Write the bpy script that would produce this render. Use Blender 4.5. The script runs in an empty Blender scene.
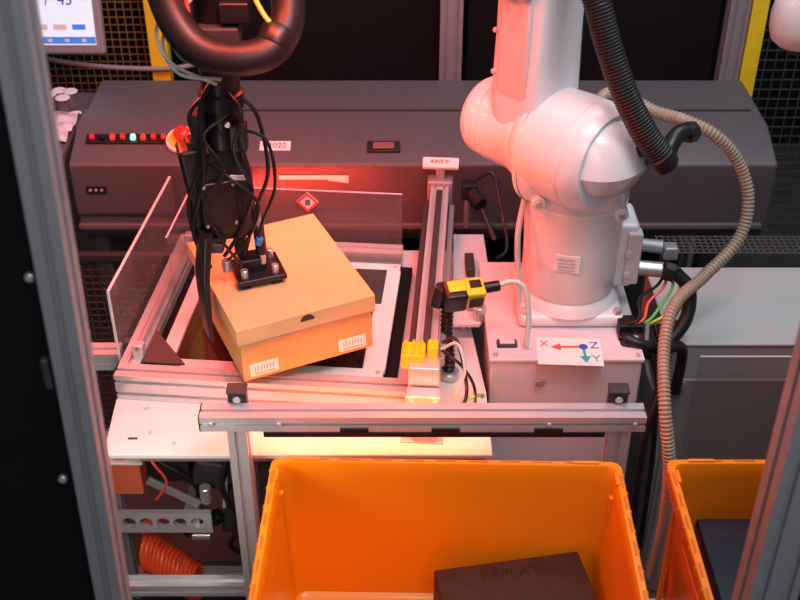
import bpy, bmesh, math, random
from mathutils import Vector, Matrix, Euler
random.seed(4)
V=Vector
sc=bpy.context.scene
rad=math.radians

# ------------------------------------------------------------------ materials
def mat(name,col,rough=.5,metal=0,var=.06,scale=25,bump=0,coat=0,em=None,ems=0,spec=.5,alpha=1,trans=0):
    m=bpy.data.materials.new(name); m.use_nodes=True
    nt=m.node_tree; b=nt.nodes['Principled BSDF']
    b.inputs['Roughness'].default_value=rough; b.inputs['Metallic'].default_value=metal
    b.inputs['Coat Weight'].default_value=coat
    b.inputs['Specular IOR Level'].default_value=spec
    b.inputs['Alpha'].default_value=alpha
    b.inputs['Transmission Weight'].default_value=trans
    tc=nt.nodes.new('ShaderNodeTexCoord')
    n=nt.nodes.new('ShaderNodeTexNoise'); n.inputs['Scale'].default_value=scale; n.inputs['Detail'].default_value=5
    nt.links.new(tc.outputs['Object'],n.inputs['Vector'])
    r=nt.nodes.new('ShaderNodeValToRGB')
    c=V(col)
    r.color_ramp.elements[0].position=.3; r.color_ramp.elements[1].position=.7
    r.color_ramp.elements[0].color=(*(c*(1-var)),1); r.color_ramp.elements[1].color=(*(c*(1+var)),1)
    nt.links.new(n.outputs['Fac'],r.inputs['Fac']); nt.links.new(r.outputs['Color'],b.inputs['Base Color'])
    if bump:
        bp=nt.nodes.new('ShaderNodeBump'); bp.inputs['Strength'].default_value=bump; bp.inputs['Distance'].default_value=.002
        nt.links.new(n.outputs['Fac'],bp.inputs['Height']); nt.links.new(bp.outputs['Normal'],b.inputs['Normal'])
    if em:
        b.inputs['Emission Color'].default_value=(*em,1); b.inputs['Emission Strength'].default_value=ems
    return m
M={}
M['alu']=mat('anodised_aluminium',(.56,.57,.60),.32,.5,var=.025,scale=12)
M['aludull']=mat('dull_aluminium',(.32,.32,.35),.42,.4,var=.03,scale=12)
M['steel']=mat('steel',(.55,.55,.56),.28,.7)
M['dark']=mat('dark_slot',(.03,.03,.033),.6)
M['black']=mat('black_plastic',(.010,.010,.012),.36,spec=.4)
M['blackm']=mat('matt_black',(.005,.005,.006),.7,spec=.15)
M['bench']=mat('charcoal_powder_coat',(.074,.074,.086),.5,bump=.15,scale=60)
M['benchlip']=mat('charcoal_edge',(.11,.11,.12),.45)
M['robot']=mat('robot_white_paint',(.74,.75,.78),.32,coat=.25,var=.02,scale=8)
M['robot2']=mat('robot_cover_grey',(.53,.54,.56),.4,var=.02)
M['seam']=mat('seam_grey',(.25,.25,.26),.5)
M['white']=mat('white_lacquer',(.66,.65,.66),.4,var=.03,scale=10)
M['encl']=mat('light_grey_enclosure',(.58,.58,.63),.45,var=.03,scale=10)
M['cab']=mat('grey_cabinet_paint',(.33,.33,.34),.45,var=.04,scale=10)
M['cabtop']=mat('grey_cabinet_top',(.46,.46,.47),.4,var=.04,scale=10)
M['label']=mat('paper_label',(.8,.8,.8),.6,var=.03)
M['ink']=mat('printed_ink',(.15,.15,.17),.6)
M['kraft']=mat('kraft_cardboard',(.56,.33,.115),.75,var=.04,scale=45,bump=.1)
M['kraftlid']=mat('kraft_lid',(.64,.42,.19),.7,var=.03,scale=30,bump=.08)
M['yellow']=mat('safety_yellow',(.78,.60,.02),.4)
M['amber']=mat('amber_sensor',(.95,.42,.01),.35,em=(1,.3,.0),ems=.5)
M['red']=mat('red_button',(.7,.03,.02),.3)
M['redled']=mat('red_led',(.7,.02,.02),.3,em=(1,.04,.02),ems=.9)
M['lcd']=mat('lcd_window',(.16,.09,.08),.25,em=(.5,.1,.08),ems=.05)
M['greenled']=mat('green_led',(.1,.7,.2),.3,em=(.2,1,.4),ems=2.5)
M['beige']=mat('beige_conduit',(.34,.27,.20),.4)
M['hose']=mat('hose_rubber',(.012,.012,.014),.42,spec=.35)
M['wireg']=mat('green_wire',(.15,.5,.12),.4)
M['wirey']=mat('yellow_wire',(.8,.7,.1),.4)
M['wirew']=mat('grey_wire',(.5,.6,.55),.4)
M['wirer']=mat('red_wire',(.8,.08,.02),.4)
M['blue']=mat('blue_fitting',(.02,.2,.6),.35)
M['teal']=mat('teal_ink',(.02,.42,.42),.5)
M['redink']=mat('red_ink',(.75,.08,.05),.5)
M['blueink']=mat('blue_ink',(.03,.1,.5),.5)
M['glassdark']=mat('dark_glass_plate',(.04,.012,.012),.1,coat=.5,spec=.7)
M['screen']=mat('lit_screen',(.6,.75,.85),.2,em=(.62,.82,.95),ems=.55)
M['screenblue']=mat('screen_blue_bar',(.05,.2,.6),.2,em=(.05,.25,.75),ems=.5)
M['floor']=mat('concrete_floor',(.05,.048,.046),.6,var=.2,scale=6,bump=.3)
M['wall']=mat('dark_wall_paint',(.008,.008,.009),.8,spec=.1)
M['mesh']=mat('fence_wire_amber',(.25,.15,.04),.5)
M['meshd']=mat('fence_wire_dark',(.07,.065,.06),.5)
M['traym']=mat('tray_wire',(.12,.12,.12),.5,.3)
M['book']=mat('dark_brown_board',(.045,.015,.009),.6,var=.2,spec=.2)
M['navy']=mat('navy_film',(.006,.008,.022),.25,coat=.1)
M['gold']=mat('faint_print',(.024,.007,.005),.6,spec=.2)
M['bolt']=mat('bolt_zinc',(.6,.6,.6),.3,.6)
M['pocket']=mat('orange_recess',(.50,.12,.004),.5)
M['smoke']=mat('smoked_polycarbonate',(.16,.14,.15),.15,alpha=.45)
def tote_mat():
    m=mat('orange_polypropylene',(.95,.325,.007),.33,var=.03,scale=4,coat=.1)
    nt=m.node_tree; b=nt.nodes['Principled BSDF']; o=[n for n in nt.nodes if n.type=='OUTPUT_MATERIAL'][0]
    t=nt.nodes.new('ShaderNodeBsdfTranslucent'); t.inputs['Color'].default_value=(1,.38,.01,1)
    mx=nt.nodes.new('ShaderNodeMixShader'); mx.inputs[0].default_value=.28
    nt.links.new(b.outputs[0],mx.inputs[1]); nt.links.new(t.outputs[0],mx.inputs[2]); nt.links.new(mx.outputs[0],o.inputs['Surface'])
    return m
M['tote']=tote_mat()
def acrylic():
    m=bpy.data.materials.new('clear_acrylic'); m.use_nodes=True; nt=m.node_tree
    b=nt.nodes['Principled BSDF']; b.inputs['Base Color'].default_value=(.22,.20,.21,1); b.inputs['Roughness'].default_value=.06
    lw=nt.nodes.new('ShaderNodeLayerWeight'); lw.inputs[0].default_value=.3
    mr=nt.nodes.new('ShaderNodeMapRange'); mr.inputs[3].default_value=.10; mr.inputs[4].default_value=.36
    nt.links.new(lw.outputs['Facing'],mr.inputs[0]); nt.links.new(mr.outputs[0],b.inputs['Alpha'])
    return m
M['acr']=acrylic()

# ------------------------------------------------------------------ helpers
class G:
    def __init__(s,name,loc=(0,0,0),rz=0,rx=0,ry=0):
        s.e=bpy.data.objects.new(name,None); s.e.empty_display_size=.05
        s.e.location=loc; s.e.rotation_euler=(rx,ry,rz); sc.collection.objects.link(s.e)
    def add(s,name,bm,m,smooth=False,bev=0,seg=2,loc=(0,0,0),rot=(0,0,0),ang=40):
        me=bpy.data.meshes.new(name); bmesh.ops.recalc_face_normals(bm,faces=bm.faces); bm.to_mesh(me); bm.free()
        o=bpy.data.objects.new(name,me); sc.collection.objects.link(o); o.parent=s.e
        o.location=loc; o.rotation_euler=rot
        me.materials.append(M[m] if isinstance(m,str) else m)
        if bev:
            md=o.modifiers.new('bevel','BEVEL'); md.width=bev; md.segments=seg; md.limit_method='ANGLE'; md.angle_limit=rad(35)
        if smooth or bev:
            for p in me.polygons: p.use_smooth=True
            md=o.modifiers.new('wn','WEIGHTED_NORMAL') if bev else None
            if not bev:
                try: me.set_sharp_from_angle(angle=rad(ang))
                except Exception: pass
        return o
    def box(s,name,c,size,m,bev=.002,rot=(0,0,0),seg=2):
        bm=bmesh.new(); bmesh.ops.create_cube(bm,size=1)
        bmesh.ops.scale(bm,vec=size,verts=bm.verts)
        return s.add(name,bm,m,bev=min(bev,min(size)*.45),seg=seg,loc=c,rot=rot)
    def lathe(s,name,p0,p1,prof,m,n=40,bev=0):
        p0=V(p0);p1=V(p1);a=(p1-p0).normalized()
        q=a.to_track_quat('Z','Y')
        bm=bmesh.new(); rings=[]
        for t,r in prof:
            rings.append([bm.verts.new(p0+q@V((r*math.cos(k*math.tau/n),r*math.sin(k*math.tau/n),t))) for k in range(n)])
        for A,B in zip(rings,rings[1:]):
            for k in range(n): bm.faces.new((A[k],A[(k+1)%n],B[(k+1)%n],B[k]))
        bm.faces.new(rings[0]); bm.faces.new(rings[-1])
        return s.add(name,bm,m,smooth=True,bev=bev)
    def cyl(s,name,p0,p1,r,m,n=28,ch=None):
        L=(V(p1)-V(p0)).length; ch=min(r*.15,L*.3) if ch is None else ch
        return s.lathe(name,p0,p1,[(0,r-ch),(ch,r),(L-ch,r),(L,r-ch)],m,n)
    def prism(s,name,pts,axis,a0,a1,m,bev=.001):
        f={'x':lambda p,a:(a,p[0],p[1]),'y':lambda p,a:(p[0],a,p[1]),'z':lambda p,a:(p[0],p[1],a)}[axis]
        bm=bmesh.new(); A=[bm.verts.new(f(p,a0)) for p in pts]; B=[bm.verts.new(f(p,a1)) for p in pts]
        n=len(pts)
        for k in range(n): bm.faces.new((A[k],A[(k+1)%n],B[(k+1)%n],B[k]))
        bm.faces.new(A); bm.faces.new(B)
        return s.add(name,bm,m,bev=bev)
    def profile(s,name,p0,p1,w,h,m='alu',up=(0,0,1),nw=1,nh=1,slot=.009,dep=.006):
        p0=V(p0);p1=V(p1);a=(p1-p0).normalized();u=V(up);u=(u-a*u.dot(a)).normalized();r=a.cross(u)
        def side(L,n):
            o=[];c=L/n
            for i in range(n):
                mid=-L/2+c*(i+.5)
                o+= [(mid-slot/2,0),(mid-slot/2,dep),(mid+slot/2,dep),(mid+slot/2,0)]
            return [(-L/2,0)]+o
        P=[]
        for t,d in side(w,nw): P.append((t,-h/2+d))
        for t,d in side(h,nh): P.append((w/2-d,t))
        for t,d in side(w,nw): P.append((-t,h/2-d))
        for t,d in side(h,nh): P.append((-w/2+d,-t))
        bm=bmesh.new()
        A=[bm.verts.new(p0+r*x+u*y) for x,y in P]; B=[bm.verts.new(p1+r*x+u*y) for x,y in P]
        n=len(P)
        for k in range(n): bm.faces.new((A[k],A[(k+1)%n],B[(k+1)%n],B[k]))
        bm.faces.new(A); bm.faces.new(B)
        return s.add(name,bm,m)
    def tube(s,name,pts,r,m,n=12,step=.006,rib=0,pitch=.008):
        P=[V(p) for p in pts]; P=[P[0]*2-P[1]]+P+[P[-1]*2-P[-2]]
        sm=[]
        for i in range(1,len(P)-2):
            a,b,c,d=P[i-1],P[i],P[i+1],P[i+2]
            k=max(3,int((c-b).length/.004))
            for j in range(k):
                t=j/k
                sm.append(.5*((2*b)+(c-a)*t+(2*a-5*b+4*c-d)*t*t+(3*b-a-3*c+d)*t**3))
        sm.append(P[-2])
        if rib: step=pitch/4
        out=[sm[0]];acc=0;last=sm[0]
        for q in sm[1:]:
            seg=(q-last).length
            while seg>0 and acc+seg>=step:
                last=last+(q-last)*((step-acc)/seg); seg=(q-last).length; acc=0
                out.append(last.copy())
            acc+=seg; last=q
        bm=bmesh.new(); rings=[]
        T=(out[1]-out[0]).normalized(); N=T.orthogonal().normalized()
        for i,p in enumerate(out):
            T2=(out[min(i+1,len(out)-1)]-out[max(i-1,0)]).normalized()
            N=(T.rotation_difference(T2)@N); N=(N-T2*N.dot(T2)).normalized(); T=T2; Bn=T.cross(N)
            rr=r*(1+rib*(.5 if (i%4) in (1,2) else -.5)) if rib else r
            rings.append([bm.verts.new(p+N*(rr*math.cos(k*math.tau/n))+Bn*(rr*math.sin(k*math.tau/n))) for k in range(n)])
        for A,B in zip(rings,rings[1:]):
            for k in range(n): bm.faces.new((A[k],A[(k+1)%n],B[(k+1)%n],B[k]))
        bm.faces.new(rings[0]); bm.faces.new(rings[-1])
        return s.add(name,bm,m,smooth=True)
    def loft(s,name,secs,m,n=48,ang=40):
        bm=bmesh.new(); rings=[]
        for c,x,y,hw,hh,e in secs:
            c=V(c);x=V(x).normalized();y=V(y).normalized();R=[]
            for k in range(n):
                a=k*math.tau/n;ca,sa=math.cos(a),math.sin(a)
                R.append(bm.verts.new(c+x*(hw*math.copysign(abs(ca)**(2/e),ca))+y*(hh*math.copysign(abs(sa)**(2/e),sa))))
            rings.append(R)
        for A,B in zip(rings,rings[1:]):
            for k in range(n): bm.faces.new((A[k],A[(k+1)%n],B[(k+1)%n],B[k]))
        bm.faces.new(rings[0]); bm.faces.new(rings[-1])
        return s.add(name,bm,m,smooth=True,ang=ang)
    def text(s,name,t,loc,size,m,rot=(0,0,0),ext=.0003,align='CENTER'):
        c=bpy.data.curves.new(name,'FONT'); c.body=t; c.size=size; c.extrude=ext; c.align_x=align; c.align_y='CENTER'
        o=bpy.data.objects.new(name,c); sc.collection.objects.link(o); o.parent=s.e; o.location=loc; o.rotation_euler=rot
        c.materials.append(M[m]); return o
    def grid(s,name,o,ux,uy,W,H,dx,dy,r,m):
        o=V(o);ux=V(ux);uy=V(uy);nz=ux.cross(uy)
        bm=bmesh.new()
        def bar(a,b,w,d):
            vs=[]
            for p in (a,b):
                for sx,sy in((-1,-1),(1,-1),(1,1),(-1,1)): vs.append(bm.verts.new(p+w*(sx*r)+d*(sy*r)))
            for k in range(4): bm.faces.new((vs[k],vs[(k+1)%4],vs[4+(k+1)%4],vs[4+k]))
        for i in range(int(W/dx)+1): bar(o+ux*(i*dx),o+ux*(i*dx)+uy*H,ux,nz)
        for j in range(int(H/dy)+1): bar(o+uy*(j*dy),o+uy*(j*dy)+ux*W,uy,nz)
        return s.add(name,bm,m)

# ------------------------------------------------------------------ room
def single(name,c,size,m):
    bm=bmesh.new(); bmesh.ops.create_cube(bm,size=1); bmesh.ops.scale(bm,vec=size,verts=bm.verts)
    me=bpy.data.meshes.new(name); bm.to_mesh(me); bm.free(); o=bpy.data.objects.new(name,me); o.location=c
    me.materials.append(M[m]); sc.collection.objects.link(o); return o
single('floor',(0,1.9,-.05),(7,6,.1),'floor')
single('wall_back',(0,4.45,1.9),(7,.1,4),'wall')

# ------------------------------------------------------------------ back fence
g=G('safety_fence',(0,3.0,0))
g.profile('post_centre',(.142,0,0),(.142,0,2.6),.062,.045,m='aludull',up=(0,1,0),nw=2)
g.profile('post_side',(.93,0,0),(.93,0,2.6),.055,.045,m='aludull',up=(0,1,0),nw=2)
g.box('yellow_upright',(.985,0,1.3),(.045,.045,2.6),'yellow')
g.box('yellow_upright_b',(-.675,0,1.3),(.05,.045,2.6),'yellow')
g.profile('top_beam',(-1.5,0,2.58),(1.6,0,2.58),.045,.045,m='aludull')
g.box('black_panel',(-.25,.03,1.4),(.72,.006,2.3),'blackm')
g.box('black_panel_b',(.54,.03,1.4),(.70,.006,2.3),'blackm')
g.grid('wire_mesh',(-1.5,.05,.1),(1,0,0),(0,0,1),.82,2.4,.022,.022,.0012,'mesh')
g.grid('wire_mesh_b',(1.02,.05,.1),(1,0,0),(0,0,1),.7,2.4,.03,.03,.0012,'meshd')
g.tube('fence_cable',[(-1.1,-.03,1.02),(-1.0,-.03,.98),(-.85,-.03,.955),(-.66,-.035,.95),(-.55,-.03,.965)],.007,'seam')

# ------------------------------------------------------------------ bench
g=G('control_bench',(0,0,0))
sec=[(2.42,.745),(2.42,.933),(2.54,.98),(2.81,.985),(2.81,.70),(2.46,.70)]
g.prism('bench_body',sec,'x',-.80,.915,'bench',bev=.008)
sec2=[(2.412,.80),(2.412,.936),(2.54,.986),(2.62,.99),(2.62,.75),(2.45,.75)]
g.prism('console_housing',sec2,'x',-.80,-.40,'bench',bev=.006)
for x in(-.38,.10,.52): g.box('panel_seam',(x,2.418,.84),(.003,.006,.18),'dark',bev=.0005)
g.box('front_lip',(.05,2.414,.765),(1.7,.012,.014),'benchlip')
SL=rad(21.4)
def on(x,t,h=0):
    return (x,2.42+t*math.cos(SL)-h*math.sin(SL),.933+t*math.sin(SL)+h*math.cos(SL))
g.box('button_strip',on(-.665,.075,.010),(.205,.03,.004),'black',rot=(SL,0,0))
cols=['red','black','redled','red','greenled','redled','red','red']
for i,c in enumerate(cols):
    x=-.752+i*.025
    g.box('button_%d'%i,on(x,.075,.016),(.012,.014,.012),c,rot=(SL,0,0),bev=.003)
g.lathe('stop_collar',on(-.53,.07,.0),on(-.53,.07,.1),[(0,.038),(.01,.042),(.016,.040),(.018,.03)],'label')
g.lathe('stop_ring',on(-.53,.07,.014),on(-.53,.07,.1),[(0,.034),(.006,.034),(.008,.03)],'yellow')
g.lathe('stop_button',on(-.53,.07,.018),on(-.53,.07,.1),[(0,.012),(.012,.012),(.014,.019),(.022,.020),(.028,.015),(.030,.008)],'red')
g.box('display_bezel',on(-.04,.055,.003),(.080,.034,.008),'black',rot=(SL,0,0))
g.box('display_lens',on(-.04,.055,.009),(.052,.020,.003),'lcd',rot=(SL,0,0))
g.box('year_label',on(-.305,.06,.001),(.075,.03,.001),'label',rot=(SL,0,0),bev=.0002)
g.text('year_text','2020',on(-.300,.06,.003),.023,'ink',rot=(SL,0,0))
g.box('port_plate',(-.74,2.410,.87),(.05,.004,.02),'black'); 
for i in range(3): g.cyl('port_%d'%i,(-.755+i*.014,2.412,.87),(-.755+i*.014,2.404,.87),.004,'seam')
g.box('front_label',(-.21,2.417,.900),(.17,.003,.010),'label',bev=.0005)
g.box('front_label_torn',(-.15,2.416,.893),(.05,.003,.008),'label',bev=.0005,rot=(0,rad(8),0))
for x in(-.76,-.2,.35,.86):
    g.box('leg',(x,2.66,.35),(.06,.06,.70),'bench')
g.box('top_groove',(.05,2.62,.984),(1.68,.006,.003),'dark',bev=.0005)

# side table with clear cups
g=G('side_table',(-1.13,2.62,0))
g.box('top',(0,0,.93),(.62,.40,.03),'bench',bev=.006)
for x in(-.27,.27):
    for y in(-.17,.17): g.box('leg',(x,y,.457),(.04,.04,.915),'aludull')
g=G('plastic_wrap_sheet',(-.91,2.59,.945))
bm=bmesh.new(); bmesh.ops.create_grid(bm,x_segments=22,y_segments=22,size=.085)
for v in bm.verts: v.co.z=.006+.012*abs(math.sin(v.co.x*70+v.co.y*33))*abs(math.cos(v.co.y*61))
o=g.add('sheet',bm,'encl',smooth=True)
for i,(x,y) in enumerate([(-.03,.05),(.01,.06),(.05,.04),(-.01,.02),(.03,.085),(.06,.08)]):
    gg=G('plastic_cup',(-.91+x,2.61+y,.962))
    gg.lathe('cup',(0,0,0),(0,0,1),[(0,.012),(.04,.017),(.042,.018),(.042,.015),(.004,.010)],'acr')
    gg.lathe('rim',(0,0,.04),(0,0,1),[(0,.017),(.002,.019),(.004,.017)],'encl')

# monitor
g=G('touch_monitor',(-.965,2.87,1.175),rx=rad(-8))
g.box('bezel',(0,0,0),(.36,.03,.27),'aludull',bev=.008)
g.box('screen',(0,-.017,.004),(.32,.004,.225),'screen',bev=.001)
g.box('taskbar',(0,-.0195,-.095),(.32,.002,.018),'screenblue',bev=.0005)
for i in range(3): g.box('icon_%d'%i,(.04+i*.045,-.021,-.095),(.012,.001,.008),'label',bev=.0003)
for i in range(3): g.box('screen_button_%d'%i,(.02+i*.05,-.0195,-.06),(.035,.001,.014),'screenblue' if i==2 else 'label',bev=.0003)
g.text('screen_text','/  45',(.075,-.0205,.010),.04,'blueink',rot=(rad(90),0,0))
g.cyl('pole',(0,.03,-1.17),(0,.03,.1),.012,'black')

g=G('wire_guard_panel',(-.62,2.375,0))
g.grid('mesh',(-.5,0,.1),(1,0,0),(0,0,1),.75,.6,.02,.02,.0014,'meshd')
g.box('frame',(-.12,0,.7),(.8,.02,.02),'dark')
for x in(-.5,.26): g.box('upright',(x,0,.35),(.02,.02,.70),'dark')

# ------------------------------------------------------------------ machine table (white plate)
g=G('machine_table',(0,0,0))
g.prism('white_plate',[(-.546,1.54),(.17,1.54),(.17,1.72),(.125,2.25),(-.50,2.25),(-.555,1.70)],'z',.786,.796,'white',bev=.0015)
g.box('plate_slot',(-.50,1.585,.7963),(.018,.006,.0012),'dark',bev=.0003)
for x,y in((-.47,1.60),(-.42,1.57),(-.49,1.67)): g.cyl('screw',(x,y,.796),(x,y,.799),.004,'bolt',n=12)
g.profile('beam_front',(-.50,1.62,.755),(.16,1.62,.755),.04,.06,m='aludull')
g.profile('beam_left',(-.47,1.66,.755),(-.47,2.2,.755),.04,.06,m='aludull')
g.profile('beam_back',(-.45,2.2,.755),(.1,2.2,.755),.04,.06,m='aludull')
for x,y in((-.30,1.62),(.13,1.62),(-.45,2.2),(.08,2.2)): g.profile('leg',(x,y,0),(x,y,.725),.04,.04,m='aludull',up=(0,1,0))
g.profile('side_rail',(-.80,1.80,.825),(-.56,1.80,.825),.04,.04)
g.profile('side_rail_leg',(-.77,1.80,0),(-.77,1.80,.805),.04,.04,m='aludull',up=(0,1,0))

# lower machinery
g=G('pneumatic_unit',(0,0,0))
bm=bmesh.new(); bmesh.ops.create_cube(bm,size=1); bmesh.ops.scale(bm,vec=(.20,.012,.055),verts=bm.verts)
pl=g.add('perforated_bar',bm,'alu',loc=(-.487,1.65,.513))
bmc=bmesh.new()
for i in range(5):
    r=bmesh.ops.create_cone(bmc,segments=28,radius1=.014,radius2=.014,depth=.05,cap_ends=True,matrix=Matrix.Translation((-.07+i*.035,0,0))@Matrix.Rotation(rad(90),4,'X'))
mc=bpy.data.meshes.new('cut'); bmc.to_mesh(mc); bmc.free(); oc=bpy.data.objects.new('cut',mc); sc.collection.objects.link(oc); oc.location=pl.location
bpy.context.view_layer.update()
md=pl.modifiers.new('holes','BOOLEAN'); md.object=oc; md.operation='DIFFERENCE'; md.solver='EXACT'
dg=bpy.context.evaluated_depsgraph_get(); me2=bpy.data.meshes.new_from_object(pl.evaluated_get(dg)); pl.modifiers.clear(); pl.data=me2
bpy.data.objects.remove(oc)
g.box('bar_foot',(-.43,1.70,.51),(.03,.09,.05),'aludull')
g.box('valve_block',(-.50,1.76,.60),(.13,.08,.09),'black',bev=.006)
g.box('orange_lit_bracket',(-.560,1.69,.615),(.075,.05,.085),mat('bracket_lit_colour',(.70,.16,.07),.4,.1),bev=.004)  # orange light falling on the bracket is put into its base colour
g.box('grey_plate',(-.555,1.70,.665),(.085,.09,.006),'white')
g.cyl('drum_cover',(-.56,1.69,.668),(-.56,1.69,.676),.028,'seam'); g.cyl('drum_hub',(-.56,1.69,.676),(-.56,1.69,.682),.015,'redink')
g.box('motor',(-.39,1.75,.60),(.07,.12,.07),'dark',bev=.008,rot=(0,rad(14),0))
g.box('rubber_arm',(-.42,1.70,.455),(.10,.03,.03),'black',bev=.01,rot=(0,rad(-30),0))
g.box('rubber_arm_b',(-.36,1.72,.48),(.03,.03,.12),'dark',bev=.005,rot=(0,rad(8),0))
g.cyl('fitting',(-.395,1.66,.56),(-.395,1.66,.60),.012,'steel'); g.cyl('fitting_b',(-.44,1.68,.44),(-.40,1.68,.44),.01,'steel')
g.box('steel_lever',(-.46,1.66,.585),(.12,.008,.018),'aludull',rot=(0,rad(35),0))
h=[]
for i in range(210):
    a=i*math.tau/15; t=i/209
    h.append((-.545+.10*t+.008*math.cos(a),1.69+.035*math.cos(a),.385-.11*t+.042*math.sin(a)))
g.tube('coiled_air_hose',h,.005,'wirer',n=8)
g.tube('air_line',[(-.545,1.70,.42),(-.55,1.69,.46),(-.50,1.70,.47),(-.44,1.72,.46)],.005,'wirer',n=8)
g.tube('cable_a',[(-.55,1.75,.66),(-.50,1.70,.64),(-.44,1.69,.60),(-.42,1.70,.54),(-.46,1.71,.46)],.006,'black',n=8)
g.tube('cable_b',[(-.45,1.8,.66),(-.40,1.72,.66),(-.36,1.70,.60),(-.37,1.70,.50)],.004,'wirew',n=8)
g.tube('cable_c',[(-.52,1.8,.70),(-.50,1.67,.68),(-.47,1.655,.62),(-.50,1.66,.56)],.003,'wirer',n=8)
g.tube('cable_d',[(-.34,1.70,.68),(-.36,1.66,.60),(-.33,1.65,.50),(-.36,1.67,.42),(-.30,1.68,.36)],.006,'black',n=8)
g.profile('lower_rail',(-.62,1.56,.42),(-.22,1.56,.42),.03,.03)
g.profile('lower_rail_b',(-.62,1.72,.26),(-.22,1.72,.26),.04,.04,m='aludull')
for x in(-.60,): g.profile('unit_leg',(x,1.72,0),(x,1.72,.69),.03,.03,m='aludull',up=(0,1,0))
g.profile('unit_leg_b',(-.24,1.72,0),(-.24,1.72,.69),.03,.03,m='aludull',up=(0,1,0))
g.box('drip_tray',(-.42,1.72,.20),(.36,.2,.02),'dark')

# ------------------------------------------------------------------ inspection deck
g=G('inspection_deck',(-.552,1.70,.797),rz=rad(-5))
W,D=.575,.53
for k,z in enumerate((.0145,.0435)):
    g.profile('front_rail_%d'%k,(0,.02,z),(W,.02,z),.04,.029,slot=.008,dep=.008)
    g.profile('left_rail_%d'%k,(.02,.04,z),(.02,D,z),.04,.029,slot=.008,dep=.008)
g.profile('back_rail',(.04,D-.02,.03),(W-.06,D-.02,.03),.04,.05)
g.box('end_cap',(-.002,.02,.029),(.004,.041,.059),'black')
g.box('deck_base',(.29,.265,.012),(.50,.45,.02),'blackm')
g.box('glass_plate',(.29,.26,.034),(.40,.40,.006),'glassdark')
g.box('frame_front',(.29,.068,.038),(.45,.030,.012),'white')
g.box('frame_back',(.29,.45,.038),(.45,.030,.012),'white')
g.box('frame_left',(.080,.26,.038),(.030,.36,.012),'white')
g.box('frame_right',(.495,.26,.038),(.045,.36,.012),'white')
g.box('rubber_pad',(.445,.37,.046),(.085,.13,.004),'dark')
g.prism('corner_plate',[(.045,.045),(.13,.045),(.045,.15)],'z',.056,.061,'dark')
for x,y in((.075,.07),(.505,.07),(.075,.45),(.505,.45),(.28,.07)): g.cyl('screw',(x,y,.044),(x,y,.047),.005,'bolt',n=12)
g.box('acrylic_side_guard',(-.010,.30,.110),(.005,.46,.19),'acr',bev=.0005)
g.box('guard_edge',(-.010,.30,.206),(.0055,.46,.0025),'encl',bev=.0005)
g.box('guard_edge_front',(-.010,.069,.110),(.0055,.0025,.19),'encl',bev=.0005)
g.box('acrylic_inner_guard',(.047,.40,.130),(.003,.24,.14),'acr',bev=.0005)
g.box('guard_edge_inner',(.047,.40,.201),(.0035,.24,.002),'encl',bev=.0005)
g.cyl('guide_rod',(.032,.06,.078),(.032,.50,.078),.006,'steel')
for y in(.07,.49): g.box('rod_clamp',(.032,y,.07),(.022,.02,.03),'alu')
for y in(.12,.45): g.box('guard_clamp',(0,y,.04),(.03,.02,.03),'dark')
g.box('smoked_back_guard',(.335,D+.03,.092),(.35,.004,.155),'smoke')
g.box('guard_edge_back',(.335,D+.03,.170),(.35,.004,.002),'encl',bev=.0005)
for x in(.17,.50): g.box('back_guard_foot',(x,D+.025,.02),(.02,.02,.05),'dark')
sx0,sz0=.295,.142
g.box('warning_sign',(sx0,D+.0255,sz0),(.036,.003,.036),'label',rot=(0,rad(45),0),bev=.0005)
g.box('warning_mark',(sx0,D+.0235,sz0),(.012,.002,.014),'ink',bev=.0003)
for dx_,dz_,a in((.011,.011,-45),(-.011,.011,45),(.011,-.011,45),(-.011,-.011,-45)):
    g.box('warning_edge',(sx0+dx_,D+.0235,sz0+dz_),(.035,.002,.005),'redink',rot=(0,rad(-a),0),bev=.0003)
g.box('added_red_bar',(.30,D+.05,.03),(.36,.02,.03),'black')  # added bar and glowing strip, invented to carry the bench's red fill
g.box('added_red_strip',(.30,D+.061,.035),(.34,.003,.012),'redled')

# ------------------------------------------------------------------ linear axis
p0=V((.046,1.655,.905)); p1=V((.095,2.345,.925)); ang=math.atan2(-(p1-p0).x,(p1-p0).y)
g=G('linear_axis',(p0.x,p0.y,0),rz=ang)
L=(p1-p0).length
g.profile('body',(0,0,.895),(0,L,.895),.042,.05,m='alu',nw=2,slot=.006)
g.box('belt',(0,L/2,.9215),(.014,L-.06,.003),'dark')
g.box('carriage_rail',(.03,L/2,.885),(.012,L-.1,.02),'aludull')
g.box('cable_channel',(-.029,L/2+.02,.885),(.012,L-.12,.03),'dark')
g.box('end_block',(0,-.005,.895),(.06,.04,.062),'alu',bev=.004)
g.box('end_block_back',(0,L+.01,.90),(.06,.04,.062),'aludull',bev=.004)
g.box('label_plate',(0,L+.02,.965),(.085,.03,.010),'label',bev=.002,rot=(rad(25),0,0))
g.box('label_stalk',(0,L+.015,.94),(.02,.02,.04),'aludull')
g.text('label_text','AXIS 01',(0,L+.018,.972),.015,'ink',rot=(rad(25),0,0))
g.box('amber_sensor',(-.022,.015,.925),(.044,.045,.034),'amber',bev=.004)
g.box('amber_sensor_b',(.014,.02,.935),(.020,.03,.032),'amber',bev=.003)
for i in range(3): g.box('amber_fin_%d'%i,(-.037+i*.015,.015,.945),(.005,.04,.008),'amber')
g.box('mount_upper',(.0,-.045,.865),(.066,.03,.045),'alu',bev=.003)
g.box('mount_lower',(.005,-.06,.825),(.045,.05,.055),'aludull',bev=.004)
g.cyl('mount_bore',(.005,-.085,.835),(.005,-.088,.835),.011,'dark')
for x in(-.022,.022): g.cyl('bolt',(x,-.06,.875),(x,-.066,.875),.006,'bolt',n=12)
g.box('foot_plate',(.0,-.05,.798),(.08,.07,.005),'alu')
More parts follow.
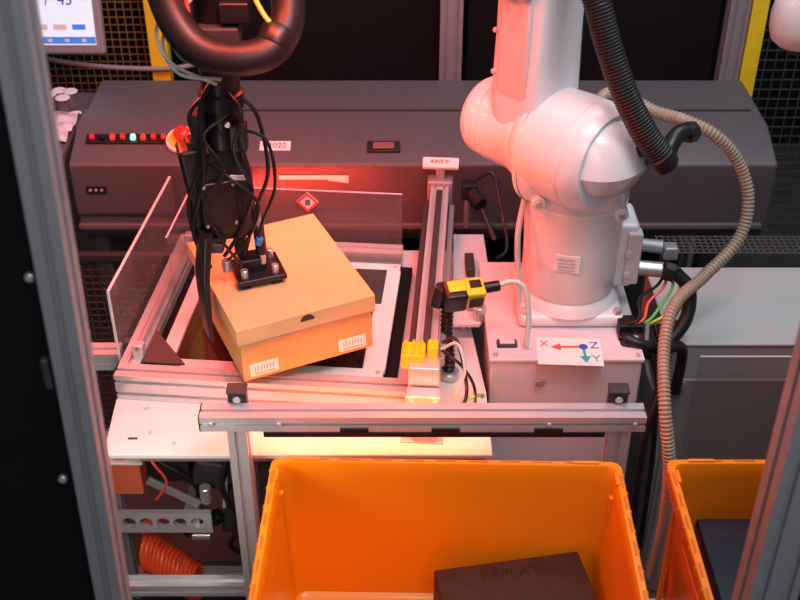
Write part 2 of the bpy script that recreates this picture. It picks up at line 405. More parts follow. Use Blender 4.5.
g.tube('wire_a',[(.03,.02,.94),(.06,.01,.96),(.075,-.02,.92),(.06,-.03,.87),(.09,0,.84)],.003,'wirew',n=8)
g.tube('wire_b',[(.03,.04,.94),(.055,.04,.95),(.07,0,.93),(.08,-.03,.88),(.07,-.02,.82)],.0035,'black',n=8)
g.tube('wire_c',[(.06,-.03,.84),(.09,-.02,.86),(.11,0,.85),(.11,.03,.82)],.0035,'wireg',n=8)
g.tube('wire_d',[(.03,.03,.93),(.07,.02,.90),(.095,-.01,.87),(.09,-.04,.82),(.06,-.06,.80)],.003,'black',n=8)
for y in(.0,L): 
    g.box('axis_support',(0,max(y-.03,.06),.835),(.04,.04,.075),'aludull')

g=G('mounting_plate',(.165,2.06,.797))
g.prism('plate',[(-.055,-.17),(.0,-.17),(.035,-.10),(.03,.19),(-.04,.19)],'z',.035,.043,'encl')
for x,y in((-.03,-.13),(.02,-.08),(.01,.15)): g.cyl('standoff',(x,y,0),(x,y,.036),.008,'steel'); 
g.box('grey_bracket',(-.01,-.10,.06),(.03,.05,.035),'aludull',bev=.004)
g.cyl('silver_knob',(.0,-.15,.043),(.0,-.15,.075),.013,'steel')
g.box('clip',(-.01,.04,.055),(.02,.07,.02),'dark')
g=G('machine_vision_camera',(.19,2.32,.87))
g.cyl('barrel',(-.02,.02,.03),(.0,-.02,.02),.018,'black'); g.box('body',(-.025,.035,.03),(.035,.035,.04),'black')
g.cyl('arm',(0,-.01,.01),(.03,-.10,-.03),.006,'black'); g.cyl('rod',(-.03,.03,-.07),(-.03,.03,.02),.007,'steel')
g.tube('lead',[(-.02,.05,.04),(.03,.06,.06),(.05,.0,.0),(.06,-.08,-.06),(.03,-.12,-.07)],.004,'black',n=8)

# barcode scanner
g=G('barcode_scanner',(.125,1.80,.975),rz=rad(12))
g.box('body',(-.020,0,0),(.044,.046,.050),'black',bev=.006,rot=(rad(20),0,0))
g.box('yellow_housing',(.018,0,.004),(.040,.042,.042),'yellow',bev=.005,rot=(rad(20),0,0))
g.box('yellow_stripe',(-.018,-.006,.027),(.034,.026,.004),'yellow',rot=(rad(20),0,0))
g.box('lens_window',(.018,-.023,-.006),(.028,.004,.026),'black',rot=(rad(20),0,0))
g.box('warning_label',(.020,-.004,.026),(.023,.018,.002),'black',rot=(rad(20),0,0),bev=.0003)
g.cyl('connector',(.034,.0,.01),(.070,.0,.012),.011,'black')
g.tube('lead',[(.066,0,.012),(.095,.0,.018),(.118,-.01,.005),(.124,-.03,-.05),(.118,-.045,-.11)],.0055,'wirew',n=10)
g.tube('flexible_stem',[(-.03,.01,-.02),(-.034,.0,-.07),(-.033,-.02,-.13),(-.033,-.025,-.17)],.011,'black',rib=.3,pitch=.009)
g.cyl('elbow_joint',(-.042,.01,.02),(-.050,.02,-.03),.013,'black')
g.cyl('stem_base',(-.033,-.025,-.178),(-.033,-.025,-.16),.02,'steel')

# ------------------------------------------------------------------ shoebox
g=G('shoebox',(-.238,1.850,.882),rz=rad(24),ry=rad(-1))
g.box('body',(0,0,.055),(.262,.324,.11),'kraft',bev=.002)
lw,ld,lt=.274,.336,.036; zt=.124
g.box('lid',(0,0,zt-lt/2),(lw,ld,lt),'kraftlid',bev=.0025)
pts=[(.014*math.cos(a*math.pi/12),-.013*math.sin(a*math.pi/12)) for a in range(13)]
g.prism('finger_notch',[(x,zt-.017-y) for x,y in pts] ,'y',-ld/2-.0006,-ld/2+.004,'dark',bev=0)
g.box('lid_flap_line',(0,-ld/2-.0003,zt-lt+.0005),(lw-.004,.002,.0015),'seam',bev=.0002)
for nm,x in(('size_label',-.090),('barcode_label',.088)):
    g.box(nm,(x,-.1625,.022),(.056,.0012,.028),'label',bev=.0002)
    for i in range(7): g.box(nm+'_bar',(x-.018+i*.006,-.1634,.024),(.0018,.0006,.010),'seam',bev=0)
    g.box(nm+'_line',(x,-.1634,.013),(.04,.0006,.002),'seam',bev=0)

# ------------------------------------------------------------------ gripper
g=G('vacuum_gripper',(0,0,0))
top=1.008
g.box('base_plate',(-.275,1.822,top+.012),(.095,.09,.012),'black',rot=(0,0,rad(20)),bev=.003)
for sx in(-1,1):
    for sy in(-1,1):
        x=-.275+sx*.028-sy*.008;y=1.822+sy*.028+sx*.01
        g.lathe('suction_cup',(x,y,top-.001),(x,y,top+.1),[(0,.013),(.003,.010),(.005,.012),(.008,.008),(.009,.006)],'hose',n=20)
        g.cyl('cup_fitting',(x,y,top+.016),(x,y,top+.035),.007,'steel',n=14)
g.box('plate_block',(-.285,1.825,top+.030),(.05,.04,.026),'black',rot=(0,0,rad(20)),bev=.003)
g.cyl('spring_rod_a',(-.262,1.815,top+.03),(-.268,1.822,1.17),.006,'steel',n=14)
g.cyl('spring_rod_b',(-.305,1.835,top+.03),(-.305,1.83,1.17),.006,'steel',n=14)
g.cyl('spring_sleeve_a',(-.264,1.817,1.06),(-.267,1.82,1.12),.011,'black',n=16)
g.cyl('spring_sleeve_b',(-.305,1.833,1.055),(-.305,1.831,1.13),.013,'black',n=16)
g.loft('tool_body',[((-.318,1.826,1.105),(1,.3,0),(-.3,1,0),.034,.03,4),((-.322,1.826,1.13),(1,.3,0),(-.3,1,0),.050,.042,5),((-.328,1.826,1.235),(1,.3,0),(-.3,1,0),.054,.044,5),((-.322,1.826,1.285),(1,.3,0),(-.3,1,0),.038,.036,3)],'black')
g.box('body_cover',(-.328,1.779,1.19),(.065,.012,.09),'black',rot=(0,0,rad(17)),bev=.004)
for z in(1.15,1.23): 
    for x in(-.350,-.300): g.cyl('cover_screw',(x,1.775+(x+.325)*.3,z),(x,1.768+(x+.325)*.3,z),.003,'seam',n=10)
g.box('side_motor',(-.372,1.81,1.235),(.045,.06,.12),'black',bev=.008,rot=(0,rad(-6),rad(17)))
g.box('side_motor_cap',(-.366,1.805,1.300),(.03,.035,.02),'black',bev=.004,rot=(0,rad(-6),rad(17)))
g.box('grey_tag',(-.287,1.775,1.245),(.035,.004,.010),'robot2',rot=(0,rad(10),rad(17)))
g.lathe('wrist_shaft',(-.318,1.826,1.26),(-.300,1.826,1.80),[(0,.034),(.02,.036),(.022,.031),(.10,.031),(.102,.040),(.13,.040),(.132,.034),(.20,.036),(.22,.042),(.30,.042),(.31,.05),(.54,.05)],'black')
g.box('valve_a',(-.285,1.80,1.315),(.03,.03,.05),'black',bev=.003); g.box('valve_b',(-.355,1.80,1.33),(.025,.03,.06),'dark',bev=.003)
g.cyl('clamp_bolt',(-.30,1.785,1.345),(-.30,1.778,1.345),.005,'steel')
g.cyl('side_cylinder',(-.375,1.80,1.10),(-.372,1.80,1.20),.014,'black',n=18)
g.loft('side_finger',[((-.358,1.77,1.135),(.41,-.91,0),(.91,.41,0),.024,.010,5),((-.370,1.762,1.05),(.41,-.91,0),(.91,.41,0),.030,.008,5),((-.368,1.740,.98),(.41,-.91,0),(.91,.41,0),.028,.006,5),((-.366,1.738,.925),(.41,-.91,0),(.91,.41,0),.026,.004,5)],'black')
g.box('finger_bracket',(-.352,1.79,1.10),(.05,.05,.02),'dark',bev=.004)
g.cyl('blue_fitting_a',(-.372,1.775,1.04),(-.372,1.775,1.06),.007,'blue',n=14); g.cyl('steel_fitting_a',(-.372,1.775,1.015),(-.372,1.775,1.04),.009,'steel',n=14)
g.cyl('blue_fitting_b',(-.268,1.80,1.09),(-.262,1.80,1.105),.007,'blue',n=14); g.cyl('steel_fitting_b',(-.330,1.80,1.03),(-.330,1.80,1.055),.009,'steel',n=14)
g.tube('air_line_a',[(-.280,1.82,1.384),(-.250,1.81,1.346),(-.238,1.80,1.247),(-.262,1.80,1.174),(-.297,1.81,1.054)],.0038,'black',n=8)
g.tube('air_line_b',[(-.316,1.80,1.43),(-.345,1.78,1.374),(-.347,1.765,1.258),(-.381,1.78,1.132),(-.361,1.80,1.038)],.0042,'black',n=8)
g.tube('air_line_c',[(-.30,1.80,1.40),(-.272,1.77,1.37),(-.29,1.765,1.30),(-.265,1.77,1.22),(-.30,1.79,1.12),(-.335,1.80,1.06)],.0038,'black',n=8)
g.tube('air_line_d',[(-.33,1.80,1.40),(-.365,1.78,1.36),(-.352,1.775,1.28),(-.385,1.78,1.18),(-.372,1.785,1.06)],.0038,'black',n=8)
g.tube('air_line_e',[(-.285,1.80,1.33),(-.235,1.79,1.31),(-.226,1.79,1.22),(-.255,1.80,1.14),(-.265,1.80,1.10)],.0032,'black',n=8)
g.tube('air_line_f',[(-.34,1.785,1.27),(-.30,1.76,1.25),(-.255,1.76,1.20),(-.28,1.77,1.12),(-.325,1.79,1.06)],.003,'black',n=8)
g.tube('air_line_g',[(-.30,1.79,1.36),(-.34,1.765,1.33),(-.31,1.755,1.27),(-.35,1.76,1.20),(-.33,1.77,1.12),(-.30,1.79,1.05)],.0028,'hose',n=8)
g.tube('green_line',[(-.342,1.78,1.57),(-.375,1.775,1.526),(-.368,1.775,1.474),(-.323,1.79,1.446)],.0035,'wireg',n=8)
g.tube('white_line',[(-.33,1.78,1.58),(-.39,1.77,1.51),(-.37,1.76,1.45),(-.30,1.78,1.43)],.0032,'wirew',n=8)
g.tube('white_line_b',[(-.34,1.78,1.60),(-.398,1.77,1.53),(-.382,1.76,1.47),(-.31,1.78,1.42)],.003,'wirew',n=8)
g.tube('yellow_line',[(-.245,1.77,1.60),(-.22,1.76,1.55),(-.20,1.755,1.53)],.004,'wirey',n=8)
g.tube('mauve_line',[(-.35,1.78,1.6),(-.345,1.77,1.55),(-.35,1.77,1.50),(-.31,1.78,1.46)],.0035,'redink',n=8)
g.tube('thick_hose',[(-.392,1.80,1.66),(-.382,1.78,1.575),(-.352,1.755,1.518),(-.310,1.74,1.491),(-.256,1.735,1.486),(-.207,1.75,1.499),(-.184,1.79,1.538),(-.194,1.82,1.59),(-.24,1.84,1.66)],.0285,'hose',n=24)
g.lathe('hose_cuff',(-.209,1.750,1.498),(-.184,1.79,1.538),[(0,.030),(.004,.032),(.03,.032),(.034,.030)],'black')
g.box('cable_clamp',(-.30,1.79,1.51),(.07,.05,.03),'dark',bev=.004)
g.box('cable_clamp_b',(-.27,1.785,1.55),(.05,.04,.035),'black',bev=.004)

# ------------------------------------------------------------------ robot
g=G('industrial_robot_arm',(0,0,0))
bx,by=.348,1.95
g.box('foot',(bx,by,.872),(.215,.20,.030),'robot',bev=.012,seg=3)
for sx in(-1,1):
    for sy in(-1,1): g.cyl('foot_bolt',(bx+sx*.093,by+sy*.085,.885),(bx+sx*.093,by+sy*.085,.897),.009,'bolt',n=6)
g.lathe('column',(bx,by,.885),(bx,by,1.2),[(0,.108),(.012,.104),(.022,.096),(.026,.093),(.03,.096),(.12,.096),(.19,.099),(.232,.103),(.235,.0995),(.239,.0995),(.242,.1035),(.26,.103)],'robot',n=64)
j=V((.70,-.714,0)); pz=1.238
Lc=V((.182,2.05,pz))
g.loft('turret',[((bx,by,1.128),(1,0,0),(0,1,0),.1035,.1035,2),((bx-.002,by-.003,1.15),(1,0,0),(0,1,0),.106,.106,2),((bx-.002,by-.03,1.19),(.7,-.71,0),(.71,.7,0),.115,.102,2.2),((.352,1.89,1.235),(.7,-.71,0),(.71,.7,0),.115,.100,2.4),((.345,1.885,1.29),(.7,-.71,0),(.71,.7,0),.095,.08,2.2),((.34,1.885,1.32),(.7,-.71,0),(.71,.7,0),.06,.05,2)],'robot')
def ax(t,dz=0): q=Lc+j*t; return (q.x,q.y,pz+dz)
g.lathe('shoulder_hub',ax(-.03),ax(1),[(0,.045),(.003,.060),(.007,.067),(.012,.072),(.02,.077),(.03,.080),(.050,.081),(.052,.077),(.057,.077),(.059,.083),(.13,.084),(.135,.088),(.15,.090)],'robot',n=64)
g.lathe('hub_cap',ax(-.034),ax(1),[(0,.03),(.003,.036),(.006,.036)],'robot2',n=40)
g.lathe('shoulder_housing',ax(.118),ax(1),[(0,.084),(.002,.090),(.01,.098),(.03,.104),(.09,.107),(.125,.106),(.128,.103),(.132,.103),(.134,.106),(.15,.105),(.17,.09)],'robot',n=64)
pv=V((.714,.70,0))
def sec_end(t,hw,hh,dz=-.012,e=2.5): return (ax(t,dz),(pv.x,pv.y,0),(0,0,1),hw,hh,e)
cov=[sec_end(.140,.098,.112),sec_end(.165,.098,.112)]
for k in range(1,7):
    a=k*math.pi/12; cov.append(sec_end(.165+.028*math.sin(a),.098-.028*(1-math.cos(a)),.112-.028*(1-math.cos(a))))
cov.append(sec_end(.194,.045,.055))
g.loft('end_cover',cov,'robot',n=72,ang=60)
g.loft('cover_seam',[sec_end(.150,.0990,.1130),sec_end(.1515,.0990,.1130)],'seam',n=72)
for k in range(8):
    a=k*math.tau/8+.3; q=V(ax(.189,-.012+.088*math.sin(a)))+pv*(.074*math.cos(a)); g.cyl('cover_screw',q,q+j*.004,.0045,'robot2',n=8)
for k in range(10):
    a=k*math.tau/10; q=V(ax(-.022,.055*math.sin(a)))+pv*(.055*math.cos(a)); g.cyl('hub_screw',q,q-j*.004,.004,'seam',n=8)
J=(j.x,j.y,0);P=(pv.x,pv.y,0)
def ua(z,hw,hh,t=.105,e=6): 
    q=V(ax(t)); return ((q.x,q.y,z),J,P,hw,hh,e)
g.loft('upper_arm',[ua(1.21,.05,.068,e=3),ua(1.26,.055,.076,e=3.5),ua(1.32,.058,.074),ua(1.45,.058,.067),ua(1.58,.058,.066),ua(1.64,.058,.068,e=4),ua(1.70,.055,.06,e=3)],'robot',n=72)
def arm_rib(z0,z1,off,dp,hw,nm):
    a=V(ax(.105+off)); a=a-pv*dp; b=a.copy()
    g.loft(nm,[((a.x,a.y,z0),J,P,hw*.8,.003,5),((a.x,a.y,z0+.01),J,P,hw,.008,5),((a.x,a.y,z1),J,P,hw,.008,5)],'robot',n=32)
arm_rib(1.33,1.62,0,.068,.036,'arm_front_rib')
for z in(1.37,1.45,1.53):
    a=V(ax(.105-.045))-pv*.068; g.cyl('arm_screw',(a.x,a.y,z),tuple(V((a.x,a.y,z))-pv*.006),.005,'robot2',n=10)
E=V(ax(.105)); E.z=1.70
g.lathe('elbow_hub',tuple(E-j*.11),tuple(E+j*.1),[(0,.04),(.005,.06),(.02,.075),(.08,.08),(.085,.077),(.09,.082),(.20,.082),(.215,.07),(.22,.05)],'robot',n=48)
fa=V(ax(.105))-pv*.075
for nm,dxj,z,r,mm in(('elbow_fitting',-.006,1.535,.018,'robot'),('elbow_fitting_b',.030,1.540,.014,'robot2'),('elbow_fitting_c',.012,1.565,.014,'steel')):
    a=fa+j*dxj; a.z=z; g.lathe(nm,a,a-pv*.1,[(0,r),(.012,r),(.014,r*.75),(.026,r*.75),(.028,r*.5)],mm,n=24)
Fa=E+V((0,-.02,.05)); Fb=V((-.30,1.826,1.86))
d=(Fb-Fa).normalized(); s1=d.cross(V((0,0,1))).normalized(); u1=s1.cross(d)
Lf=(Fb-Fa).length
g.loft('forearm',[(Fa+d*(Lf*t),s1,u1,w,w,3) for t,w in((0,.07),(.1,.078),(.3,.068),(.6,.055),(.85,.05),(1,.045))],'robot')
g.lathe('wrist',(-.30,1.826,1.93),(-.30,1.826,1.7),[(0,.03),(.01,.05),(.10,.055),(.14,.05),(.16,.042)],'robot')
g.box('connector_block',(.452,1.97,.985),(.055,.10,.15),'robot',bev=.012,seg=3)
g.box('connector_panel',(.470,1.925,.985),(.03,.03,.12),'robot2',bev=.004)
for z in(.95,1.0): g.cyl('brake_button',(.46,1.915,z),(.46,1.905,z),.008,'robot2')
g.box('rating_plate',(bx-.02,by-.0945,1.01),(.050,.003,.038),'label',bev=.0005,rot=(0,0,rad(-12)))
for i in range(4): g.box('rating_line',(bx-.022,by-.097,.998+i*.008),(.034,.001,.002),'robot2',bev=0,rot=(0,0,rad(-12)))
for x,z in((bx-.085,1.145),(bx+.075,1.12)):
    g.cyl('lug',(x,by-.06,z),(x,by-.095,z),.014,'robot'); g.cyl('lug_bolt',(x,by-.093,z),(x,by-.10,z),.007,'bolt')
g.tube('side_lead',[(bx-.10,by-.02,1.14),(bx-.115,by-.05,1.06),(bx-.112,by-.06,.98),(bx-.105,by-.075,.90)],.006,'robot2',n=10)
g.cyl('status_light',(.36,2.16,1.42),(.36,2.16,1.47),.022,'amber'); g.cyl('status_light_pole',(.36,2.16,1.22),(.36,2.16,1.42),.009,'black')
g.box('status_light_foot',(.34,2.12,1.22),(.06,.11,.012),'robot2'); g.cyl('status_light_arm',(.30,1.98,1.215),(.345,2.11,1.215),.02,'robot2')

# conduits
g=G('spiral_cable_conduit',(0,0,0))
B=[(.33,2.0,1.26),(.376,2.02,1.262),(.405,2.05,1.282),(.455,2.08,1.262),(.510,2.06,1.240),(.561,2.02,1.240),(.618,2.0,1.218),(.674,2.0,1.159),(.702,1.98,1.084),(.687,1.95,1.008),(.617,1.90,.955),(.543,1.82,.940),(.514,1.75,.895),(.505,1.65,.82),(.522,1.61,.70),(.535,1.62,.55),(.54,1.65,.35)]
g.tube('conduit',B,.0120,'beige',n=16,rib=.16,pitch=.008)
g=G('corrugated_hose',(0,0,0))
g.tube('hose',[(.285,1.90,1.72),(.310,1.88,1.60),(.336,1.86,1.533),(.358,1.845,1.469),(.394,1.82,1.384),(.434,1.805,1.316),(.468,1.80,1.272)],.0235,'hose',n=24,rib=.06,pitch=.006)
g.lathe('end_collar',(.46,1.80,1.279),(.488,1.80,1.243),[(0,.024),(.003,.028),(.02,.028),(.03,.025),(.035,.02)],'black')
g.tube('elbow',[(.475,1.80,1.266),(.487,1.82,1.290),(.505,1.84,1.300),(.525,1.85,1.298)],.016,'black',n=18)
g.cyl('elbow_nut',(.518,1.846,1.298),(.536,1.856,1.297),.020,'black',n=8)
g.box('hose_bracket',(.44,1.86,1.27),(.05,.07,.02),'dark')

# pedestal enclosure
g=G('robot_pedestal',(.328,1.925,0))
g.box('enclosure',(0,0,.62),(.30,.35,.464),'encl',bev=.006)
g.box('lid',(0,0,.853),(.306,.356,.010),'encl',bev=.003)
g.box('stand',(0,.02,.195),(.22,.26,.386),'bench')
g.box('hinge',(-.115,-.13,.861),(.04,.022,.008),'dark',bev=.002); g.box('hinge_pad',(-.115,-.13,.866),(.03,.014,.004),'encl')
g.box('latch',(.125,-.10,.862),(.03,.035,.01),'black')
g.cyl('round_cap',(-.05,-.178,.80),(-.05,-.183,.80),.009,'seam')
for x,y in((-.14,-.165),(.14,-.165)): g.cyl('lid_screw',(x,y,.858),(x,y,.862),.005,'bolt',n=10)
cx,cy=.335-.328,1.772-1.925; zz=.8585
g.box('axes_sticker',(cx,cy,zz),(.128,.088,.0012),'label',bev=.0003,rot=(0,0,rad(-3)))
zz+=.0012
g.box('x_axis_line',(cx+.004,cy+.014,zz),(.045,.0055,.0008),'redink',bev=0)
g.prism('x_axis_head',[(cx-.035,cy+.014),(cx-.016,cy+.025),(cx-.016,cy+.003)],'z',zz-.0004,zz+.0005,'redink',bev=0)
g.box('y_axis_line',(cx+.029,cy-.003,zz),(.0055,.030,.0008),'teal',bev=0)
g.prism('y_axis_head',[(cx+.029,cy-.038),(cx+.018,cy-.017),(cx+.040,cy-.017)],'z',zz-.0004,zz+.0005,'teal',bev=0)
g.cyl('z_axis_dot',(cx+.029,cy+.014,zz),(cx+.029,cy+.014,zz+.001),.009,'blueink')
g.text('x_letter','X',(cx-.048,cy+.024,zz),.026,'redink'); g.text('y_letter','Y',(cx+.050,cy-.025,zz),.030,'teal'); g.text('z_letter','Z',(cx+.051,cy+.018,zz),.030,'blueink')

# right-hand cabling
g=G('cable_harness',(0,0,0))
g.cyl('connector_a',(.475,1.93,.955),(.535,1.92,.955),.016,'steel'); g.cyl('connector_b',(.49,1.97,.985),(.54,1.96,.985),.014,'aludull'); g.cyl('connector_c',(.535,1.92,.955),(.56,1.915,.950),.02,'black',n=8)
g.box('plug_body',(.555,1.96,.975),(.03,.03,.03),'aludull',bev=.005)
g.tube('thick_loop',[(.56,1.915,.952),(.590,1.90,.92),(.585,1.87,.87),(.55,1.84,.835),(.515,1.81,.825),(.47,1.80,.85),(.448,1.80,.868)],.014,'hose',n=16)
g.tube('thick_lead',[(.45,1.80,.870),(.48,1.79,.862),(.53,1.80,.845),(.575,1.83,.82),(.58,1.84,.7)],.011,'hose',n=16)
for i,(c,off) in enumerate((('wireg',0),('wirey',.010),('wirey',.018),('black',.026),('wirer',-.012),('black',-.022))):
    g.tube('wire_%d'%i,[(.54,1.93+off,.96-off*.4),(.558+off*1.4,1.91,.925),(.53+off*2,1.88,.89-off),(.50+off,1.85+off,.875-off),(.462+off,1.84,.872)],.0032,c,n=8)
g.box('cable_foot_clamp',(.465,1.845,.872),(.05,.04,.02),'black')
g.tube('drop_cable_a',[(.505,1.80,.84),(.52,1.76,.78),(.50,1.72,.72),(.49,1.70,.6),(.495,1.68,.3)],.008,'black',n=10)
g.tube('drop_cable_b',[(.52,1.86,.86),(.535,1.80,.80),(.515,1.74,.74),(.52,1.72,.6),(.52,1.70,.3)],.006,'black',n=10)
g.tube('drop_cable_c',[(.498,1.84,.88),(.50,1.79,.80),(.535,1.75,.72),(.55,1.73,.6),(.54,1.70,.3)],.005,'seam',n=10)

# right cabinet
g=G('controller_cabinet',(.80,2.02,0))
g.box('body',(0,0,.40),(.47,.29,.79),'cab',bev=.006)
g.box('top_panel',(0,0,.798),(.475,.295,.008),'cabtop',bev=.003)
g.box('door',(.0,-.148,.38),(.44,.008,.66),'seam',bev=.004)
g.cyl('round_lock',(-.205,-.155,.70),(-.205,-.162,.70),.014,'aludull')
g.box('clear_cover',(.02,-.175,.62),(.40,.003,.34),'acr',bev=.0005)
g.box('clear_cover_edge',(.02,-.175,.79),(.40,.004,.003),'encl',bev=.0005)
g=G('cable_tray',(.60,2.185,.83))
g.grid('mesh',(0,0,0),(1,0,0),(0,1,0),.42,.075,.014,.014,.0012,'traym')
for x in(.02,.40): g.box('bracket',(x,.04,-.415),(.02,.02,.83),'dark')

# ------------------------------------------------------------------ front rail
RZ=.912
g=G('aluminium_guard_rail',(.040,1.510,0))
g.profile('rail',(-.389,0,RZ),(.389,0,RZ),.04,.032,slot=.007,dep=.007)
g.box('light_curtain',(.02,-.006,RZ-.0225),(.60,.030,.013),'black',bev=.002)
for x in(-.327,.345):
    g.profile('post',(x,0,0),(x,0,RZ-.016),.034,.034,up=(0,1,0))
    g.box('bracket',(x-.0,.030,RZ+.018),(.034,.020,.045),'black',bev=.003); g.box('bracket_cap',(x,.028,RZ+.042),(.036,.028,.006),'dark')
    g.cyl('bracket_bolt',(x,.02,RZ+.026),(x,.014,RZ+.026),.007,'bolt',n=10)
for x in(-.37,-.25,.22,.37): g.cyl('rail_bolt',(x,-.019,RZ),(x,-.023,RZ),.005,'bolt',n=10)
for x in(-.12,.04,.22): g.box('curtain_bracket',(x,-.021,RZ-.012),(.05,.004,.012),'black')
g.box('end_cap',(-.390,0,RZ),(.003,.041,.033),'black'); g.box('end_cap_b',(.390,0,RZ),(.003,.041,.033),'black')
g.box('added_red_strip',(-.10,.012,RZ-.0195),(.40,.010,.006),'redled',bev=.0005)  # added glowing strip under the rail, invented for the plate's red glow

# ------------------------------------------------------------------ totes
def rrect(hw,hd,r,z,seg=6):
    P=[]
    for cx,cy,a0 in((hw-r,hd-r,0),(-hw+r,hd-r,90),(-hw+r,-hd+r,180),(hw-r,-hd+r,270)):
        for k in range(seg+1):
            a=rad(a0+90*k/seg); P.append((cx+r*math.cos(a),cy+r*math.sin(a),z))
    return P
def tote(loc,rz=0):
    g=G('storage_tote',loc,rz=rz)
    H=.32
    loops=[(.268,.168,.02,0),(.272,.172,.022,.004),(.286,.186,.022,H-.035),(.298,.198,.018,H-.035),(.300,.200,.018,H-.032),(.300,.200,.018,H-.002),(.298,.198,.016,H),(.288,.188,.014,H),(.286,.186,.014,H-.004),(.283,.183,.016,H-.03),(.270,.170,.02,.012),(.262,.162,.016,.005)]
    bm=bmesh.new(); rings=[[bm.verts.new(p) for p in rrect(*l[:3],l[3])] for l in loops]
    n=len(rings[0])
    for A,Bq in zip(rings,rings[1:]):
        for k in range(n): bm.faces.new((A[k],A[(k+1)%n],Bq[(k+1)%n],Bq[k]))
    bm.faces.new(rings[0]); bm.faces.new(rings[-1])
    g.add('shell',bm,'tote',smooth=True)
    for i in range(13):
        x=-.26+i*.0433
        for s in(-1,1): g.box('rim_rib',(x,s*.2005,H-.017),(.003,.003,.028),'tote',bev=.0005)
    for i in range(9):
        y=-.17+i*.0425
        for s in(-1,1): g.box('rim_rib_side',(s*.3005,y,H-.017),(.003,.003,.028),'tote',bev=.0005)
    for sx in(-1,1):
        for sy in(-1,1):
            g.box('corner_stack_lug',(sx*.287,sy*.155,H+.0015),(.006,.03,.004),'tote',bev=.001)
            g.box('corner_stack_lug_b',(sx*.24,sy*.194,H+.0015),(.045,.006,.004),'tote',bev=.001)
            g.box('corner_rib',(sx*.282,sy*.15,.15),(.010,.01,.27),'tote',bev=.002)
    for i in range(7):
        for s in(-1,1): g.box('rim_pocket',(s*.2945,-.15+i*.05,H+.0002),(.004,.03,.0012),M['pocket'],bev=.0003)
    for i in range(9):
        for s in(-1,1): g.box('rim_pocket_b',(-.22+i*.055,s*.1945,H+.0002),(.035,.004,.0012),M['pocket'],bev=.0003)
    for s in(-1,1): g.box('handle_pad',(s*.2885,0,H-.085),(.004,.13,.035),'tote',bev=.001)
    return g
tote((.075,1.238,.56),rz=rad(-1.2))
tote((.757,1.238,.56))
g=G('tote_stand',(.40,1.22,0))
for y in(-.17,.17): g.profile('beam',(-.66,y,.536),(.68,y,.536),.04,.04,m='aludull')
for i in range(14):
    x=-.62+i*.099; g.cyl('roller',(x,-.15,.543),(x,.15,.543),.0135,'steel',n=20)
for x in(-.64,.0,.66):
    for y in(-.17,.17): g.profile('leg',(x,y,0),(x,y,.516),.04,.04,m='aludull',up=(0,1,0))

g=G('printed_cardboard_box',(.205,1.283,.567),rz=rad(10))
g.box('carton',(0,0,.064),(.262,.19,.128),'book',bev=.003)
g.box('lid_seam',(0,-.001,.085),(.2635,.1915,.0015),'ink',bev=.0003)
g.text('cover_text','REPLAY',(.0,.065,.1279),.032,'gold')
g=G('film_wrapped_book',(.665,1.24,.567))
g.box('stack',(0,0,.11),(.31,.29,.22),'navy',bev=.004)
g.box('cover',(0,0,.223),(.306,.286,.005),'navy',bev=.002)
g.box('blue_packet',(-.06,-.12,.230),(.16,.03,.008),'blueink',bev=.002)
g.text('cover_text','.  t  i',(-.04,.04,.2262),.03,'label')

# ------------------------------------------------------------------ foreground door frames
g=G('door_1',(0,0,0))
def dx(z): return -.3715+(z-1.03)*.0294
g.profile('post',(dx(0),.98,0),(dx(2.9),.98,2.9),.033,.04,m='aludull',up=(0,1,0))
bm=bmesh.new(); z0,z1=.02,2.9
vs=[bm.verts.new(p) for p in((dx(z0)-.017,.975,z0),(dx(z1)-.017,.975,z1),(-1.2,.975,z1),(-1.2,.975,z0),(dx(z0)-.017,.99,z0),(dx(z1)-.017,.99,z1),(-1.2,.99,z1),(-1.2,.99,z0))]
for f in((0,1,2,3),(7,6,5,4),(0,4,5,1),(1,5,6,2),(2,6,7,3),(3,7,4,0)): bm.faces.new([vs[i] for i in f])
g.add('black_panel',bm,'blackm')
for x,z in((-.398,1.275),(-.384,1.56)): g.cyl('panel_bolt',(x,.976,z),(x,.970,z),.005,'bolt',n=12)
g.box('handle_tab',(-.385,.965,1.44),(.008,.01,.04),'dark')
g=G('door_2',(.467,.97,0))
g.profile('post',(0,0,0),(0,0,2.9),.062,.05,m='aludull',up=(0,1,0),nw=2)
g.box('black_panel',(.38,.01,1.45),(.69,.015,2.86),'blackm')
g.box('seal',(.0325,-.02,1.45),(.006,.012,2.8),'blackm')

g=G('overhead_camera_housing',(.705,1.90,1.485))
g.lathe('shell',(0,0,-.045),(0,0,.3),[(0,.02),(.004,.035),(.015,.048),(.035,.054),(.06,.055),(.09,.05),(.11,.038),(.12,.02)],'robot')
g.cyl('hanger',(0,0,.07),(0,0,1.0),.018,'robot2')
g.cyl('lens',(0,0,-.055),(0,0,-.04),.016,'black')

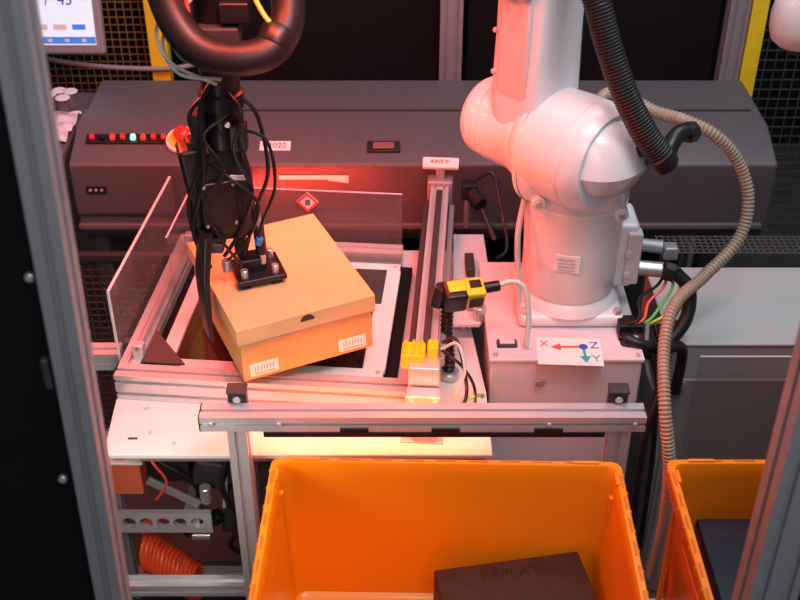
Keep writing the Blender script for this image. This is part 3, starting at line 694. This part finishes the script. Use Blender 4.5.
# ------------------------------------------------------------------ lights
def area(name,loc,tgt,size,e,col):
    l=bpy.data.lights.new(name,'AREA'); l.energy=e; l.color=col; l.shape='RECTANGLE'; l.size=size[0]; l.size_y=size[1]
    o=bpy.data.objects.new(name,l); o.location=loc; o.rotation_euler=(V(tgt)-V(loc)).to_track_quat('-Z','Y').to_euler(); sc.collection.objects.link(o); return o
area('ceiling_light',(.7,.8,3.7),(.2,1.8,.8),(1.4,.9),60,(.94,.97,1))
area('ceiling_light.001',(.9,2.6,3.6),(.3,2.0,.9),(1.2,1.0),24,(.92,.96,1))
area('ceiling_light.002',(-1.0,1.7,3.4),(-.3,1.9,.9),(.8,.8),5,(1,.9,.86))
area('front_fill',(.3,-.6,3.0),(.3,1.7,.7),(1.2,.8),18,(.94,.97,1))  # added unseen fill from the camera side, brightens shaded front faces
area('red_lamp',(-.24,2.08,1.60),(-.20,2.28,.9),(.30,.10),6,(1,.05,.03))
area('red_lamp.001',(-.20,1.60,1.80),(-.15,1.66,.8),(.4,.1),7,(1,.08,.02))
area('red_fill_rail',(-.062,1.548,.890),(-.062,1.61,.80),(.42,.012),2.2,(1,.12,.02))  # added red fill hidden below the rail, reddens the white plate
area('red_fill_bench',(-.22,2.32,.86),(-.10,2.60,.97),(.34,.015),1.6,(1,.05,.02))  # added red fill behind the deck, reddens the bench front
area('red_fill_left',(-.60,2.05,1.50),(-.49,1.93,.85),(.12,.12),9,(1,.05,.02))  # unseen red fill added above the deck's left rail for its glow
area('red_fill_axis',(.04,1.86,1.30),(.055,1.84,.9),(.05,.25),.9,(1,.12,.03))  # small unseen red fill added to warm the linear axis
area('lower_fill',(-.45,1.22,1.0),(-.47,1.70,.5),(.2,.1),1.6,(1,.80,.68))  # added unseen fill, lifts the dim lower machinery
w=bpy.data.worlds.new('World'); sc.world=w; w.use_nodes=True
w.node_tree.nodes['Background'].inputs[0].default_value=(.90,.93,1,1); w.node_tree.nodes['Background'].inputs[1].default_value=.15
try: sc.view_settings.view_transform='Standard'
except Exception: pass

# ------------------------------------------------------------------ camera
cam=bpy.data.cameras.new('camera'); cam.sensor_width=36; cam.lens=36*1123/800
co=bpy.data.objects.new('camera',cam); co.location=(0,0,2.2); co.rotation_euler=(rad(90-34.5),0,0); sc.collection.objects.link(co)
cam.dof.use_dof=True; cam.dof.focus_distance=2.15; cam.dof.aperture_fstop=5.6
cam.clip_start=.05
sc.camera=co
